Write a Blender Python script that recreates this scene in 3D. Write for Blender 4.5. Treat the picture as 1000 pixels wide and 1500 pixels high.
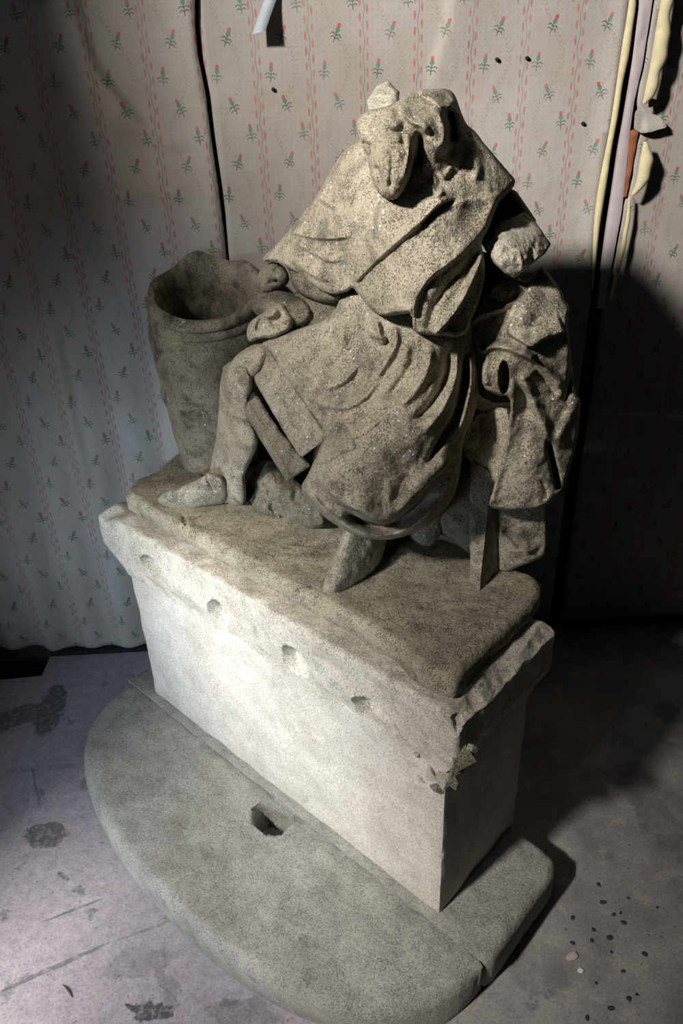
import bpy, math, random
import numpy as np
from mathutils import Matrix, Vector

for o in list(bpy.data.objects):
    bpy.data.objects.remove(o)
scene = bpy.context.scene
COL = scene.collection
S2 = 2 ** -0.5
ZB = 0.09            # height of the base slabs above the floor
WALL_Y = 1.012       # wall plane
WIN_Y0, WIN_Y1 = -1.50, -0.78   # window opening in the left wall

# ------------------------------------------------------------------ camera
F_PX = 1097.7
PITCH, ROLL, YAW = 0.5229, -0.0413, -0.764
CAM = np.array([0.5184, -0.7833, 1.5053])      # in the pedestal's own frame


def _basis():
    cy, sy, cp, sp = math.cos(YAW), math.sin(YAW), math.cos(PITCH), math.sin(PITCH)
    F = np.array([sy * cp, cy * cp, -sp])
    R = np.array([cy, -sy, 0.0])
    U = np.cross(R, F)
    cr, sr = math.cos(ROLL), math.sin(ROLL)
    return F, cr * R + sr * U, -sr * R + cr * U


FW, RT, UP = _basis()


def to_world(P):
    """pedestal frame -> world (wall along X, floor at z = 0)"""
    P = np.asarray(P, float)
    return np.stack([(P[..., 0] + P[..., 1]) * S2, (P[..., 1] - P[..., 0]) * S2, P[..., 2] + ZB], -1)


def ray(x, y):
    x = np.asarray(x, float)[..., None]
    y = np.asarray(y, float)[..., None]
    return FW + RT * (x - 500) / F_PX + UP * (750 - y) / F_PX


def D(x, y, d):
    return CAM + ray(x, y) * np.asarray(d, float)[..., None]


def onz(x, y, z):
    r = ray(x, y)
    return CAM + r * ((z - CAM[2]) / r[..., 2])[..., None]


def ony(x, y, v):
    r = ray(x, y)
    return CAM + r * ((v - CAM[1]) / r[..., 1])[..., None]


def onwall(x, y, Y=WALL_Y):
    r = ray(x, y)
    n = np.array([-S2, S2, 0])
    return to_world(CAM + r * ((Y - n @ CAM) / (r @ n))[..., None])


def onfloor(x, y):
    return to_world(onz(x, y, -ZB))


cam = bpy.data.cameras.new('camera')
cam.sensor_fit = 'VERTICAL'
cam.sensor_height = 36.0
cam.lens = F_PX / 1500.0 * 36.0
cam.clip_start = 0.02
camo = bpy.data.objects.new('camera', cam)
COL.objects.link(camo)
zero = to_world(np.zeros(3))
r_, u_, f_ = [to_world(v) - zero for v in (RT, UP, FW)]
M = Matrix(((r_[0], u_[0], -f_[0], 0), (r_[1], u_[1], -f_[1], 0), (r_[2], u_[2], -f_[2], 0), (0, 0, 0, 1)))
M.translation = Vector(to_world(CAM))
camo.matrix_world = M
scene.camera = camo

# ------------------------------------------------------------------ world, light, exposure
w = bpy.data.worlds.new('world')
scene.world = w
w.use_nodes = True
bg = w.node_tree.nodes['Background']
bg.inputs[0].default_value = (0.80, 0.88, 1.0, 1)
bg.inputs[1].default_value = 0.005


def area(name, loc, target, sx, sy, power, color, spread=180):
    l = bpy.data.lights.new(name, 'AREA')
    l.shape = 'RECTANGLE'
    l.size, l.size_y = sx, sy
    l.energy = power
    l.color = color
    l.spread = math.radians(spread)
    o = bpy.data.objects.new(name, l)
    COL.objects.link(o)
    d = (Vector(target) - Vector(loc)).normalized()
    o.rotation_euler = d.to_track_quat('-Z', 'Y').to_euler()
    o.location = loc
    return o


KEY_DIR = Vector((0.64, 0.545, -0.63)).normalized()
KEY_T = Vector((0.1, 0.3, 0.75))
area('window_daylight', KEY_T - KEY_DIR * 4.2, KEY_T, 0.40, 0.30, 330, (1.0, 0.955, 0.89))
area('window_skylight', (-1.64, -1.14, 2.0), (0.0, -0.3, 0.9), 0.7, 2.2, 2.0, (0.70, 0.87, 1.0))
area('cool_fill_light', (-1.60, -1.45, 0.80), (-0.62, 0.42, 0.42), 0.30, 0.45, 3.6, (0.64, 0.82, 1.0), 42)  # added cool fill for the pedestal's left side; no doorway is built

scene.cycles.diffuse_bounces = 1
scene.view_settings.view_transform = 'Standard'
scene.view_settings.look = 'None'
scene.view_settings.gamma = 1
scene.view_settings.use_curve_mapping = False
scene.view_settings.exposure = 0.0

# ------------------------------------------------------------------ numeric helpers
_rng = np.random.RandomState(7)
_T = _rng.rand(64, 64, 64).astype(np.float32)


def vnoise(P, scale, seed=0):
    """value noise in [-1,1]; scale = feature size in metres"""
    q = np.asarray(P, float) / scale + 17.3 * seed + 100.0
    i = np.floor(q).astype(int)
    f = q - i
    f = f * f * (3 - 2 * f)
    r = 0
    for dx in (0, 1):
        for dy in (0, 1):
            for dz in (0, 1):
                ww = (f[..., 0] if dx else 1 - f[..., 0]) * (f[..., 1] if dy else 1 - f[..., 1]) * (f[..., 2] if dz else 1 - f[..., 2])
                r = r + ww * _T[(i[..., 0] + dx) & 63, (i[..., 1] + dy) & 63, (i[..., 2] + dz) & 63]
    return r * 2 - 1


def fbm(P, scale, octv=3, seed=0):
    r, a = 0, 1.0
    for k in range(octv):
        r = r + a * vnoise(P, scale / 2 ** k, seed + k)
        a *= 0.5
    return r


def catmull(pts, n=10, closed=False):
    p = np.asarray(pts, float)
    if len(p) < 3 and not closed:
        t = np.linspace(0, 1, n)[:, None]
        return p[0] * (1 - t) + p[-1] * t
    if closed:
        q = np.vstack([p[-1], p, p[0], p[1]])
    else:
        q = np.vstack([2 * p[0] - p[1], p, 2 * p[-1] - p[-2]])
    out = []
    t = np.linspace(0, 1, n, endpoint=False)[:, None]
    for i in range(1, len(q) - 2):
        a, b, c, d = q[i - 1], q[i], q[i + 1], q[i + 2]
        out.append(0.5 * ((2 * b) + (c - a) * t + (2 * a - 5 * b + 4 * c - d) * t ** 2 + (3 * b - a - 3 * c + d) * t ** 3))
    out = np.vstack(out)
    if not closed:
        out = np.vstack([out, p[-1]])
    return out


def chaikin(p, it):
    p = np.asarray(p, float)
    for _ in range(it):
        n = np.roll(p, -1, 0)
        p = np.stack([p * .75 + n * .25, p * .25 + n * .75], 1).reshape(-1, 2)
    return p


def inside(poly, U, V):
    c = np.zeros(U.shape, bool)
    x, y = poly[:, 0], poly[:, 1]
    j = len(poly) - 1
    for i in range(len(poly)):
        cond = (y[i] > V) != (y[j] > V)
        den = y[j] - y[i] if y[j] != y[i] else 1e-9
        c ^= cond & (U < (x[j] - x[i]) * (V - y[i]) / den + x[i])
        j = i
    return c


def segdist(pts, U, V, closed=False):
    """distance, arc parameter, signed side, nearest point"""
    a = pts if closed else pts[:-1]
    b = np.roll(pts, -1, 0) if closed else pts[1:]
    best = np.full(U.shape, 1e18)
    bt = np.zeros(U.shape)
    bs = np.zeros(U.shape)
    nx = np.zeros(U.shape)
    ny = np.zeros(U.shape)
    L = np.hypot(*(b - a).T)
    tot = L.sum() + 1e-12
    acc = 0
    for k in range(len(a)):
        d = b[k] - a[k]
        l2 = d @ d + 1e-12
        t = np.clip(((U - a[k, 0]) * d[0] + (V - a[k, 1]) * d[1]) / l2, 0, 1)
        qx, qy = a[k, 0] + t * d[0], a[k, 1] + t * d[1]
        dd = (U - qx) ** 2 + (V - qy) ** 2
        m = dd < best
        best[m] = dd[m]
        bt[m] = ((acc + t * L[k]) / tot)[m]
        bs[m] = (d[0] * (V - qy) - d[1] * (U - qx))[m]
        nx[m], ny[m] = qx[m], qy[m]
        acc += L[k]
    return np.sqrt(best), bt, bs, nx, ny


def tps(ctrl):
    c = np.asarray(ctrl, float)
    if len(c) < 3:
        m = c[:, 2].mean()
        return lambda U, V: np.full(np.shape(U), m)
    s = 100.0
    P = c[:, :2] / s
    n = len(c)

    def phi(r2):
        return r2 * np.log(r2 + 1e-9)
    A = phi(((P[:, None] - P[None]) ** 2).sum(-1)) + np.eye(n) * 0.02
    Q = np.c_[np.ones(n), P]
    K = np.block([[A, Q], [Q.T, np.zeros((3, 3))]])
    sol = np.linalg.solve(K + 1e-9 * np.eye(n + 3), np.r_[c[:, 2], 0, 0, 0])

    def f(U, V):
        U = np.asarray(U, float) / s
        V = np.asarray(V, float) / s
        r = sol[n] + sol[n + 1] * U + sol[n + 2] * V
        for k in range(n):
            r = r + sol[k] * phi((U - P[k, 0]) ** 2 + (V - P[k, 1]) ** 2)
        return r
    return f


def fold(U, V, spec):
    """height of one carved fold: (points, amp, w_right, w_left, taper_start, taper_end)"""
    pts, amp, w1, w2, t0, t1 = (list(spec) + [None] * 6)[:6]
    w2 = w1 if w2 is None else w2
    t0 = 0.2 if t0 is None else t0
    t1 = t0 if t1 is None else t1
    p = catmull(pts, 8)
    m = 3.0 * max(w1, w2)
    sel = (U > p[:, 0].min() - m) & (U < p[:, 0].max() + m) & (V > p[:, 1].min() - m) & (V < p[:, 1].max() + m)
    h = np.zeros(U.shape)
    if not sel.any():
        return h
    d, t, s, _, _ = segdist(p, U[sel], V[sel])
    ww = np.where(s > 0, w1, w2)
    tap = np.ones(d.shape)
    if t0 > 0:
        tap = np.minimum(tap, t / t0)
    if t1 > 0:
        tap = np.minimum(tap, (1 - t) / t1)
    tap = np.clip(tap, 0, 1)
    tap = tap * tap * (3 - 2 * tap)
    h[sel] = amp * np.exp(-(d / ww) ** 2) * tap
    return h


def mesh_obj(name, verts, faces, mat, parent=None, base=None, smooth=True, sharp=None):
    """verts in world; stored relative to base (the thing's origin)"""
    verts = np.asarray(verts, float)
    b = np.zeros(3) if base is None else np.asarray(base, float)
    me = bpy.data.meshes.new(name)
    me.from_pydata((verts - b).tolist(), [], faces if isinstance(faces, list) else faces.tolist())
    me.update()
    me.polygons.foreach_set('use_smooth', [smooth] * len(me.polygons))
    if sharp is not None:
        me.set_sharp_from_angle(angle=math.radians(sharp))
    if mat is not None:
        me.materials.append(mat)
    o = bpy.data.objects.new(name, me)
    COL.objects.link(o)
    if parent is not None:
        o.parent = parent
    elif base is not None:
        o.location = b
    return o


def tag(o, label, cat, group=None):
    o['label'] = label
    o['category'] = cat
    if group:
        o['group'] = group
    return o


def struct(o):
    o['kind'] = 'structure'
    return o


def relief(name, poly, depth, thick, mat, parent=None, base=None, mapf=None, step=2.0, rp=12.0, rr=0.02,
           rb=None, folds=(), pits=(), namp=0.0015, nscale=0.02, smooth_poly=1, jag=0.0, pk=3.0, seed=0, sharp=50, extra=None, rmask=None):
    """closed carved solid: outline polygon, front surface from control depths, folds, rounded rims, given thickness"""
    poly = chaikin(poly, smooth_poly) if smooth_poly else np.asarray(poly, float)
    if jag:
        q = []
        for i in range(len(poly)):
            a, b = poly[i], poly[(i + 1) % len(poly)]
            n = max(1, int(np.hypot(*(b - a)) / (2 * step)))
            for k in range(n):
                q.append(a + (b - a) * k / n)
        poly = np.array(q)
        p3 = np.c_[poly, np.zeros(len(poly))]
        poly = poly + jag * np.stack([fbm(p3, step * 5, 3, seed + 3), fbm(p3, step * 5, 3, seed + 9)], 1)
    u = np.arange(poly[:, 0].min() - step, poly[:, 0].max() + 2 * step, step)
    v = np.arange(poly[:, 1].min() - step, poly[:, 1].max() + 2 * step, step)
    U, V = np.meshgrid(u, v, indexing='ij')
    ins = inside(poly, U, V)
    cell = ins[:-1, :-1] & ins[1:, :-1] & ins[:-1, 1:] & ins[1:, 1:]
    cnt = np.zeros(ins.shape, int)
    cnt[:-1, :-1] += cell
    cnt[1:, :-1] += cell
    cnt[:-1, 1:] += cell
    cnt[1:, 1:] += cell
    used = cnt > 0
    bd = used & (cnt < 4)
    idx = -np.ones(ins.shape, int)
    n = used.sum()
    idx[used] = np.arange(n)
    d, _, _, nx, ny = segdist(poly, U[used], V[used], closed=True)
    uu, vv = U[used].copy(), V[used].copy()
    bm = bd[used]
    uu[bm], vv[bm], d[bm] = nx[bm], ny[bm], 0
    f = depth if callable(depth) else tps(depth)
    base_d = f(uu, vv)
    e = 1 - np.clip(d / rp, 0, 1)
    if rmask is not None:
        e = e * rmask(uu, vv)
    front = base_d + rr * (1 - np.sqrt(np.maximum(0, 1 - e * e)))
    h = np.zeros(n)
    for s in folds:
        h += fold(uu, vv, s)
    for (pu, pv, pr, pq, pd) in pits:       # elliptical hollows: centre, radii, depth
        rr2 = ((uu - pu) / pr) ** 2 + ((vv - pv) / pq) ** 2
        h -= pd * np.clip(pk * (1 - rr2), 0, 1)
    if extra is not None:
        h += extra(uu, vv)
    front = front - h
    mp = mapf or (lambda a, b, c: to_world(D(a, b, c)))
    P0 = mp(uu, vv, front)
    if namp:
        front = front - namp * fbm(P0, nscale, 3, seed)
        P0 = mp(uu, vv, front)
    rb = rr if rb is None else rb
    th = thick(uu, vv) if callable(thick) else thick
    back = base_d + th - rb * (1 - np.sqrt(np.maximum(0, 1 - e * e)))
    back = np.maximum(back, front + 0.0015)
    P1 = mp(uu, vv, back)
    ci, cj = np.nonzero(cell)
    a, b, c, dd = idx[ci, cj], idx[ci + 1, cj], idx[ci + 1, cj + 1], idx[ci, cj + 1]
    fr = np.stack([a, dd, c, b], 1)
    bk = np.stack([a, b, c, dd], 1) + n
    edges = {}
    for q in fr.tolist():
        for k in range(4):
            x, y = q[k], q[(k + 1) % 4]
            if (y, x) in edges:
                del edges[(y, x)]
            else:
                edges[(x, y)] = 1
    side = [[y, x, x + n, y + n] for (x, y) in edges]
    verts = np.vstack([P0, P1])
    faces = fr.tolist() + bk.tolist() + side
    # orient outward
    v0 = verts[fr]
    nn = np.cross(v0[:, 1] - v0[:, 0], v0[:, 2] - v0[:, 0])
    vd = (P1 - P0)[fr[:, 0]]
    if (nn * vd).sum() > 0:
        faces = [q[::-1] for q in faces]
    return mesh_obj(name, verts, faces, mat, parent, base, True, sharp)


def gridbox(name, lo, hi, step, bevel, dispf, mat, parent=None, base=None, sharp=40, mapf=to_world):
    lo, hi = np.array(lo, float), np.array(hi, float)
    n = np.maximum(2, np.round((hi - lo) / step)).astype(int)
    vid = {}
    V, Fc = [], []

    def get(i, j, k):
        key = (i, j, k)
        if key not in vid:
            vid[key] = len(V)
            V.append((lo[0] + (hi[0] - lo[0]) * i / n[0], lo[1] + (hi[1] - lo[1]) * j / n[1], lo[2] + (hi[2] - lo[2]) * k / n[2]))
        return vid[key]
    for ax in range(3):
        b, c = (ax + 1) % 3, (ax + 2) % 3
        for side in (0, 1):
            for i in range(n[b]):
                for j in range(n[c]):
                    q = []
                    for (di, dj) in ((0, 0), (1, 0), (1, 1), (0, 1)):
                        key = [0, 0, 0]
                        key[ax] = n[ax] * side
                        key[b] = i + di
                        key[c] = j + dj
                        q.append(get(*key))
                    Fc.append(q if side else q[::-1])
    V = np.array(V)
    inn = np.clip(V, lo + bevel, hi - bevel)
    dv = V - inn
    l = np.linalg.norm(dv, axis=1, keepdims=True)
    V = inn + dv / np.maximum(l, 1e-9) * np.minimum(l, bevel)
    nrm = dv / np.maximum(l, 1e-9)
    if dispf is not None:
        V = dispf(V, nrm)
    return mesh_obj(name, mapf(V), Fc, mat, parent, base, True, sharp)


def clip_plane(V, p, nrm, rough=0.0, seed=0, reach=None):
    """push everything beyond the plane back onto it: a broken facet"""
    nrm = np.asarray(nrm, float)
    nrm = nrm / np.linalg.norm(nrm)
    s = (V - np.asarray(p, float)) @ nrm
    if rough:
        s = s + rough * fbm(V, 0.025, 3, seed)
    m = s > 0
    if reach is not None:
        m &= np.linalg.norm(V - np.asarray(p, float), axis=1) < reach
    V = V.copy()
    V[m] -= s[m][:, None] * nrm
    return V


# ------------------------------------------------------------------ material helpers
class NT:
    def __init__(self, name):
        self.m = bpy.data.materials.new(name)
        self.m.use_nodes = True
        self.t = self.m.node_tree
        self.n = self.t.nodes
        self.b = self.n['Principled BSDF']

    def link(self, a, b):
        self.t.links.new(a, b)

    def new(self, k, **kw):
        n = self.n.new(k)
        for a, v in kw.items():
            setattr(n, a, v)
        return n

    def setin(self, sock, v):
        if isinstance(v, bpy.types.NodeSocket):
            self.link(v, sock)
        else:
            sock.default_value = v

    def math(self, op, a, b=0.0, c=None):
        n = self.new('ShaderNodeMath', operation=op)
        self.setin(n.inputs[0], a)
        self.setin(n.inputs[1], b)
        if c is not None:
            self.setin(n.inputs[2], c)
        return n.outputs[0]

    def coord(self):
        return self.new('ShaderNodeTexCoord').outputs['Object']

    def noise(self, co, scale, detail=4, rough=0.55, off=None, dist=0.0):
        n = self.new('ShaderNodeTexNoise')
        n.inputs['Scale'].default_value = scale
        n.inputs['Detail'].default_value = detail
        n.inputs['Roughness'].default_value = rough
        n.inputs['Distortion'].default_value = dist
        if off is not None:
            mp = self.new('ShaderNodeMapping')
            mp.inputs['Location'].default_value = off
            self.link(co, mp.inputs[0])
            co = mp.outputs[0]
        self.link(co, n.inputs['Vector'])
        return n.outputs['Fac']

    def ramp(self, fac, stops, mode='LINEAR'):
        r = self.new('ShaderNodeValToRGB')
        r.color_ramp.interpolation = mode
        el = r.color_ramp.elements
        while len(el) < len(stops):
            el.new(0.5)
        for e, (p, c) in zip(el, stops):
            e.position = p
            e.color = (*c, 1) if isinstance(c, (tuple, list)) else (c, c, c, 1)
        self.link(fac, r.inputs[0])
        return r.outputs[0]

    def mix(self, fac, a, b, mode='MIX'):
        n = self.new('ShaderNodeMix', data_type='RGBA', blend_type=mode)
        self.setin(n.inputs[0], fac)
        for s, v in ((n.inputs[6], a), (n.inputs[7], b)):
            if isinstance(v, (tuple, list)):
                v = (*v, 1)
            self.setin(s, v)
        return n.outputs[2]

    def bump(self, h, strength, dist, prev=None):
        n = self.new('ShaderNodeBump')
        n.inputs['Strength'].default_value = strength
        n.inputs['Distance'].default_value = dist
        self.link(h, n.inputs['Height'])
        if prev is not None:
            self.link(prev, n.inputs['Normal'])
        return n.outputs[0]


def srgb(r, g, b):
    f = lambda c: ((c / 255) / 12.92) if c / 255 <= 0.04045 else ((c / 255 + 0.055) / 1.055) ** 2.4
    return (f(r), f(g), f(b))


def stone(name, light, mid, dark, speck=0.5, sparkle=0.0, stain=0.5, stain_col=(0.03, 0.028, 0.025), bump=0.5, grain=1.0):
    t = NT(name)
    co = t.coord()
    n1 = t.noise(co, 9, 5, 0.6)
    col = t.ramp(n1, [(0.30, mid), (0.5, tuple(0.5 * (a + b) for a, b in zip(mid, light))), (0.72, light)])
    # larger weathering stains with their own shapes
    n2 = t.noise(co, 14, 6, 0.68, (3, 5, 1), 0.6)
    sm = t.ramp(n2, [(0.50, 0.0), (0.66, 1.0)])
    col = t.mix(t.math('MULTIPLY', sm, stain), col, tuple(0.5 * (a + b) for a, b in zip(dark, stain_col)))
    # fine grain
    n3 = t.noise(co, 260 * grain, 3, 0.7)
    g = t.ramp(n3, [(0.33, 0.45), (0.5, 1.0), (0.7, 1.25)])
    col = t.mix(0.75, col, g, 'MULTIPLY')
    # dark pits and lichen specks, gathered in clouds
    n4 = t.noise(co, 420 * grain, 2, 0.5, (7, 1, 3))
    n5 = t.noise(co, 30, 3, 0.6, (1, 9, 4))
    sp = t.math('ADD', n4, t.math('MULTIPLY', t.math('SUBTRACT', n5, 0.5), 0.45))
    spm = t.ramp(sp, [(0.55, 0.0), (0.63, 1.0)])
    col = t.mix(t.math('MULTIPLY', spm, speck), col, dark)
    rough = 0.92
    if sparkle:
        vo = t.new('ShaderNodeTexVoronoi')
        vo.inputs['Scale'].default_value = 190
        t.link(co, vo.inputs['Vector'])
        sep = t.new('ShaderNodeSeparateColor')
        t.link(vo.outputs['Color'], sep.inputs[0])
        n6 = t.noise(co, 11, 4, 0.6, (5, 2, 8))
        thr = t.math('SUBTRACT', 1.02, t.math('MULTIPLY', t.math('SUBTRACT', n6, 0.47), sparkle))
        pick = t.math('GREATER_THAN', sep.outputs[0], thr)
        near = t.math('LESS_THAN', vo.outputs['Distance'], 0.34)
        sk = t.math('MULTIPLY', pick, near)
        col = t.mix(sk, col, (0.80, 0.84, 0.88))
        t.link(t.math('SUBTRACT', 0.92, t.math('MULTIPLY', sk, 0.65)), t.b.inputs['Roughness'])
    else:
        t.b.inputs['Roughness'].default_value = rough
    t.link(col, t.b.inputs['Base Color'])
    hb = t.bump(n3, bump, 0.004)
    hb = t.bump(t.math('SUBTRACT', 1.0, spm), bump, 0.003, hb)
    hb = t.bump(t.noise(co, 60, 5, 0.65, (2, 2, 2)), bump, 0.010, hb)
    t.link(hb, t.b.inputs['Normal'])
    t.b.inputs['Specular IOR Level'].default_value = 0.25
    return t.m


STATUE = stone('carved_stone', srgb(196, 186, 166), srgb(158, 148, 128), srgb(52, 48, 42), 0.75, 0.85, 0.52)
STATUE_DARK = stone('dark_stone', srgb(150, 142, 122), srgb(110, 104, 90), srgb(40, 38, 34), 0.8, 0.45, 0.6)  # darker statue stone; also paints shade on the upper arm and seat
BROKEN = stone('fresh_break_stone', srgb(206, 200, 184), srgb(176, 168, 150), srgb(84, 76, 66), 0.35, 0.15, 0.25)
PLINTH = stone('plinth_stone', srgb(188, 179, 156), srgb(156, 147, 127), srgb(50, 46, 38), 0.8, 0.0, 0.3)
PALE = stone('pale_stone', srgb(216, 209, 198), srgb(192, 183, 170), srgb(96, 88, 78), 0.25, 0.0, 0.18, bump=0.25)
CORNICE = stone('cornice_stone', srgb(224, 216, 202), srgb(198, 188, 172), srgb(64, 58, 52), 0.55, 0.0, 0.2, bump=0.4)
SLAB = stone('slab_stone', srgb(176, 173, 166), srgb(144, 142, 135), srgb(70, 66, 60), 0.5, 0.0, 0.15, bump=0.4)
BARREL = stone('barrel_stone', srgb(160, 150, 130), srgb(112, 104, 90), srgb(38, 36, 33), 0.6, 0.35, 0.75)


def flat(name, col, rough=0.85, nscale=20, var=0.25, bump=0.0):
    t = NT(name)
    co = t.coord()
    n = t.noise(co, nscale, 4, 0.6)
    c = t.ramp(n, [(0.25, tuple(x * (1 - var) for x in col)), (0.75, tuple(min(1, x * (1 + var)) for x in col))])
    t.link(c, t.b.inputs['Base Color'])
    t.b.inputs['Roughness'].default_value = rough
    if bump:
        t.link(t.bump(n, bump, 0.004), t.b.inputs['Normal'])
    return t.m


PLASTER = flat('dark_plaster', srgb(70, 60, 50), 0.95, 30, 0.4, 0.3)
PINKPAINT = flat('lilac_paint', srgb(190, 178, 182), 0.6, 14, 0.10)
CREAM = flat('cream_paper_back', srgb(206, 194, 158), 0.9, 40, 0.15)
RUST = flat('bare_brown_wood', srgb(150, 92, 62), 0.85, 50, 0.25)
BLACKISH = flat('matte_black', srgb(26, 25, 25), 0.95, 60, 0.5, 0.4)
WHITECHIP = flat('white_plaster_chip', srgb(226, 222, 216), 0.8, 60, 0.1)
DIRT = flat('dark_crumb', srgb(60, 55, 52), 0.95, 80, 0.4)


def wallpaper_mat():
    t = NT('rosebud_wallpaper')
    co = t.coord()
    sx = t.new('ShaderNodeSeparateXYZ')
    t.link(co, sx.inputs[0])
    warp = t.noise(co, 5, 2, 0.5)
    X = t.math('ADD', sx.outputs[0], t.math('MULTIPLY', t.math('SUBTRACT', warp, 0.5), 0.004))
    Z = sx.outputs[2]
    mt = t.math
    SP, PV = 0.1195, 0.248

    def wrap(a, off, per):          # a-off wrapped to [-per/2, per/2]
        return mt('SUBTRACT', mt('MULTIPLY', mt('FRACT', mt('ADD', mt('DIVIDE', mt('SUBTRACT', a, off), per), 0.5)), per), per / 2)

    def sq(a):
        return mt('MULTIPLY', a, a)

    def ell(a, b, ca, cb, ra, rb):
        return mt('LESS_THAN', mt('ADD', sq(mt('DIVIDE', mt('SUBTRACT', a, ca), ra)), sq(mt('DIVIDE', mt('SUBTRACT', b, cb), rb))), 1.0)
    u = wrap(X, -0.0545, SP)                 # distance from the stripe
    pc = wrap(X, -0.0545 + SP / 2, SP)       # distance from panel middle
    # pink dashes
    d1 = ell(u, wrap(Z, 0, 0.0295), -0.0078, 0, 0.0025, 0.0088)
    d2 = ell(u, wrap(Z, 0.0147, 0.0295), 0.0078, 0, 0.0025, 0.0088)
    pink = mt('MAXIMUM', d1, d2)
    wav = mt('MULTIPLY', mt('SINE', mt('MULTIPLY', Z, 2 * math.pi / 0.059)), 0.0019)
    green = mt('LESS_THAN', mt('ABSOLUTE', mt('SUBTRACT', u, wav)), 0.0013)
    # vine
    Z0 = 1.684
    vx = mt('MULTIPLY', mt('SINE', mt('MULTIPLY', mt('SUBTRACT', Z0, Z), 2 * math.pi / PV)), 0.026)
    dv = mt('ABSOLUTE', mt('SUBTRACT', pc, vx))
    chev = mt('LESS_THAN', mt('FRACT', mt('DIVIDE', mt('ADD', Z, mt('MULTIPLY', dv, -1.1)), 0.0085)), 0.26)
    vine = mt('MULTIPLY', chev, mt('LESS_THAN', dv, 0.0052))
    # dots
    dot = ell(wrap(X, 0, 0.0119), wrap(Z, 0, 0.0124), 0, 0, 0.0013, 0.0013)
    pinkr = None
    for k, (dx, ph, tilt) in enumerate(((0.001, 0.0, 0.42), (-0.029, 0.28, 0.12), (0.001, 0.53, -0.42), (0.036, 0.76, -0.10))):
        a0 = wrap(pc, dx, SP)
        b0 = wrap(Z, Z0 - ph * PV, PV)
        c, s = math.cos(tilt), math.sin(tilt)
        a = mt('SUBTRACT', mt('MULTIPLY', a0, c), mt('MULTIPLY', b0, s))
        b = mt('ADD', mt('MULTIPLY', a0, s), mt('MULTIPLY', b0, c))
        fl = ell(a, b, 0, 0.0145, 0.0042, 0.0052)
        bulb = ell(a, b, 0, 0.0065, 0.0048, 0.0056)
        aa = mt('ABSOLUTE', a)
        stem = mt('MULTIPLY', mt('LESS_THAN', aa, 0.0010), mt('LESS_THAN', mt('ABSOLUTE', mt('ADD', b, 0.008)), 0.011))
        lv = None
        for (lb, wd) in ((-0.005, 0.0125), (-0.012, 0.0105)):
            arc = mt('MULTIPLY', mt('SINE', mt('MULTIPLY', aa, math.pi / wd)), 0.0036)
            q = mt('MULTIPLY', mt('LESS_THAN', mt('ABSOLUTE', mt('SUBTRACT', mt('SUBTRACT', b, lb), arc)), 0.0013), mt('LESS_THAN', aa, wd))
            lv = q if lv is None else mt('MAXIMUM', lv, q)
        lv = mt('MAXIMUM', lv, stem)
        if pinkr is None:
            pinkr, bulbs, leaves = fl, bulb, lv
        else:
            pinkr, bulbs, leaves = mt('MAXIMUM', pinkr, fl), mt('MAXIMUM', bulbs, bulb), mt('MAXIMUM', leaves, lv)
    paper = t.ramp(t.noise(co, 3.0, 5, 0.6), [(0.25, srgb(172, 164, 154)), (0.75, srgb(187, 182, 177))])
    st = t.ramp(t.noise(co, 6, 5, 0.65, (4, 4, 4), 0.5), [(0.50, 0.0), (0.72, 1.0)])
    paper = t.mix(mt('MULTIPLY', st, 0.30), paper, srgb(172, 148, 122))
    fade = t.ramp(t.noise(co, 16, 4, 0.6, (9, 1, 1)), [(0.25, 0.45), (0.7, 1.0)])
    c = t.mix(mt('MULTIPLY', dot, mt('MULTIPLY', fade, 0.55)), paper, srgb(130, 118, 104))
    c = t.mix(mt('MULTIPLY', vine, mt('MULTIPLY', fade, 0.55)), c, srgb(136, 124, 108))
    c = t.mix(mt('MULTIPLY', pink, mt('MULTIPLY', fade, 0.85)), c, srgb(196, 92, 110))
    c = t.mix(mt('MULTIPLY', green, mt('MULTIPLY', fade, 0.7)), c, srgb(104, 130, 112))
    c = t.mix(mt('MULTIPLY', leaves, fade), c, srgb(76, 98, 84))
    c = t.mix(mt('MULTIPLY', bulbs, fade), c, srgb(74, 138, 108))
    c = t.mix(mt('MULTIPLY', pinkr, fade), c, srgb(190, 84, 96))
    grime = t.ramp(t.noise(co, 2.2, 6, 0.65, (2, 8, 3)), [(0.3, 0.80), (0.7, 1.0)])
    c = t.mix(1.0, c, grime, 'MULTIPLY')
    t.link(c, t.b.inputs['Base Color'])
    t.b.inputs['Roughness'].default_value = 0.9
    t.b.inputs['Specular IOR Level'].default_value = 0.15
    nb = t.noise(co, 18, 5, 0.6, (1, 1, 6))
    t.link(t.bump(nb, 0.25, 0.01), t.b.inputs['Normal'])
    return t.m


WALLPAPER = wallpaper_mat()


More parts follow.
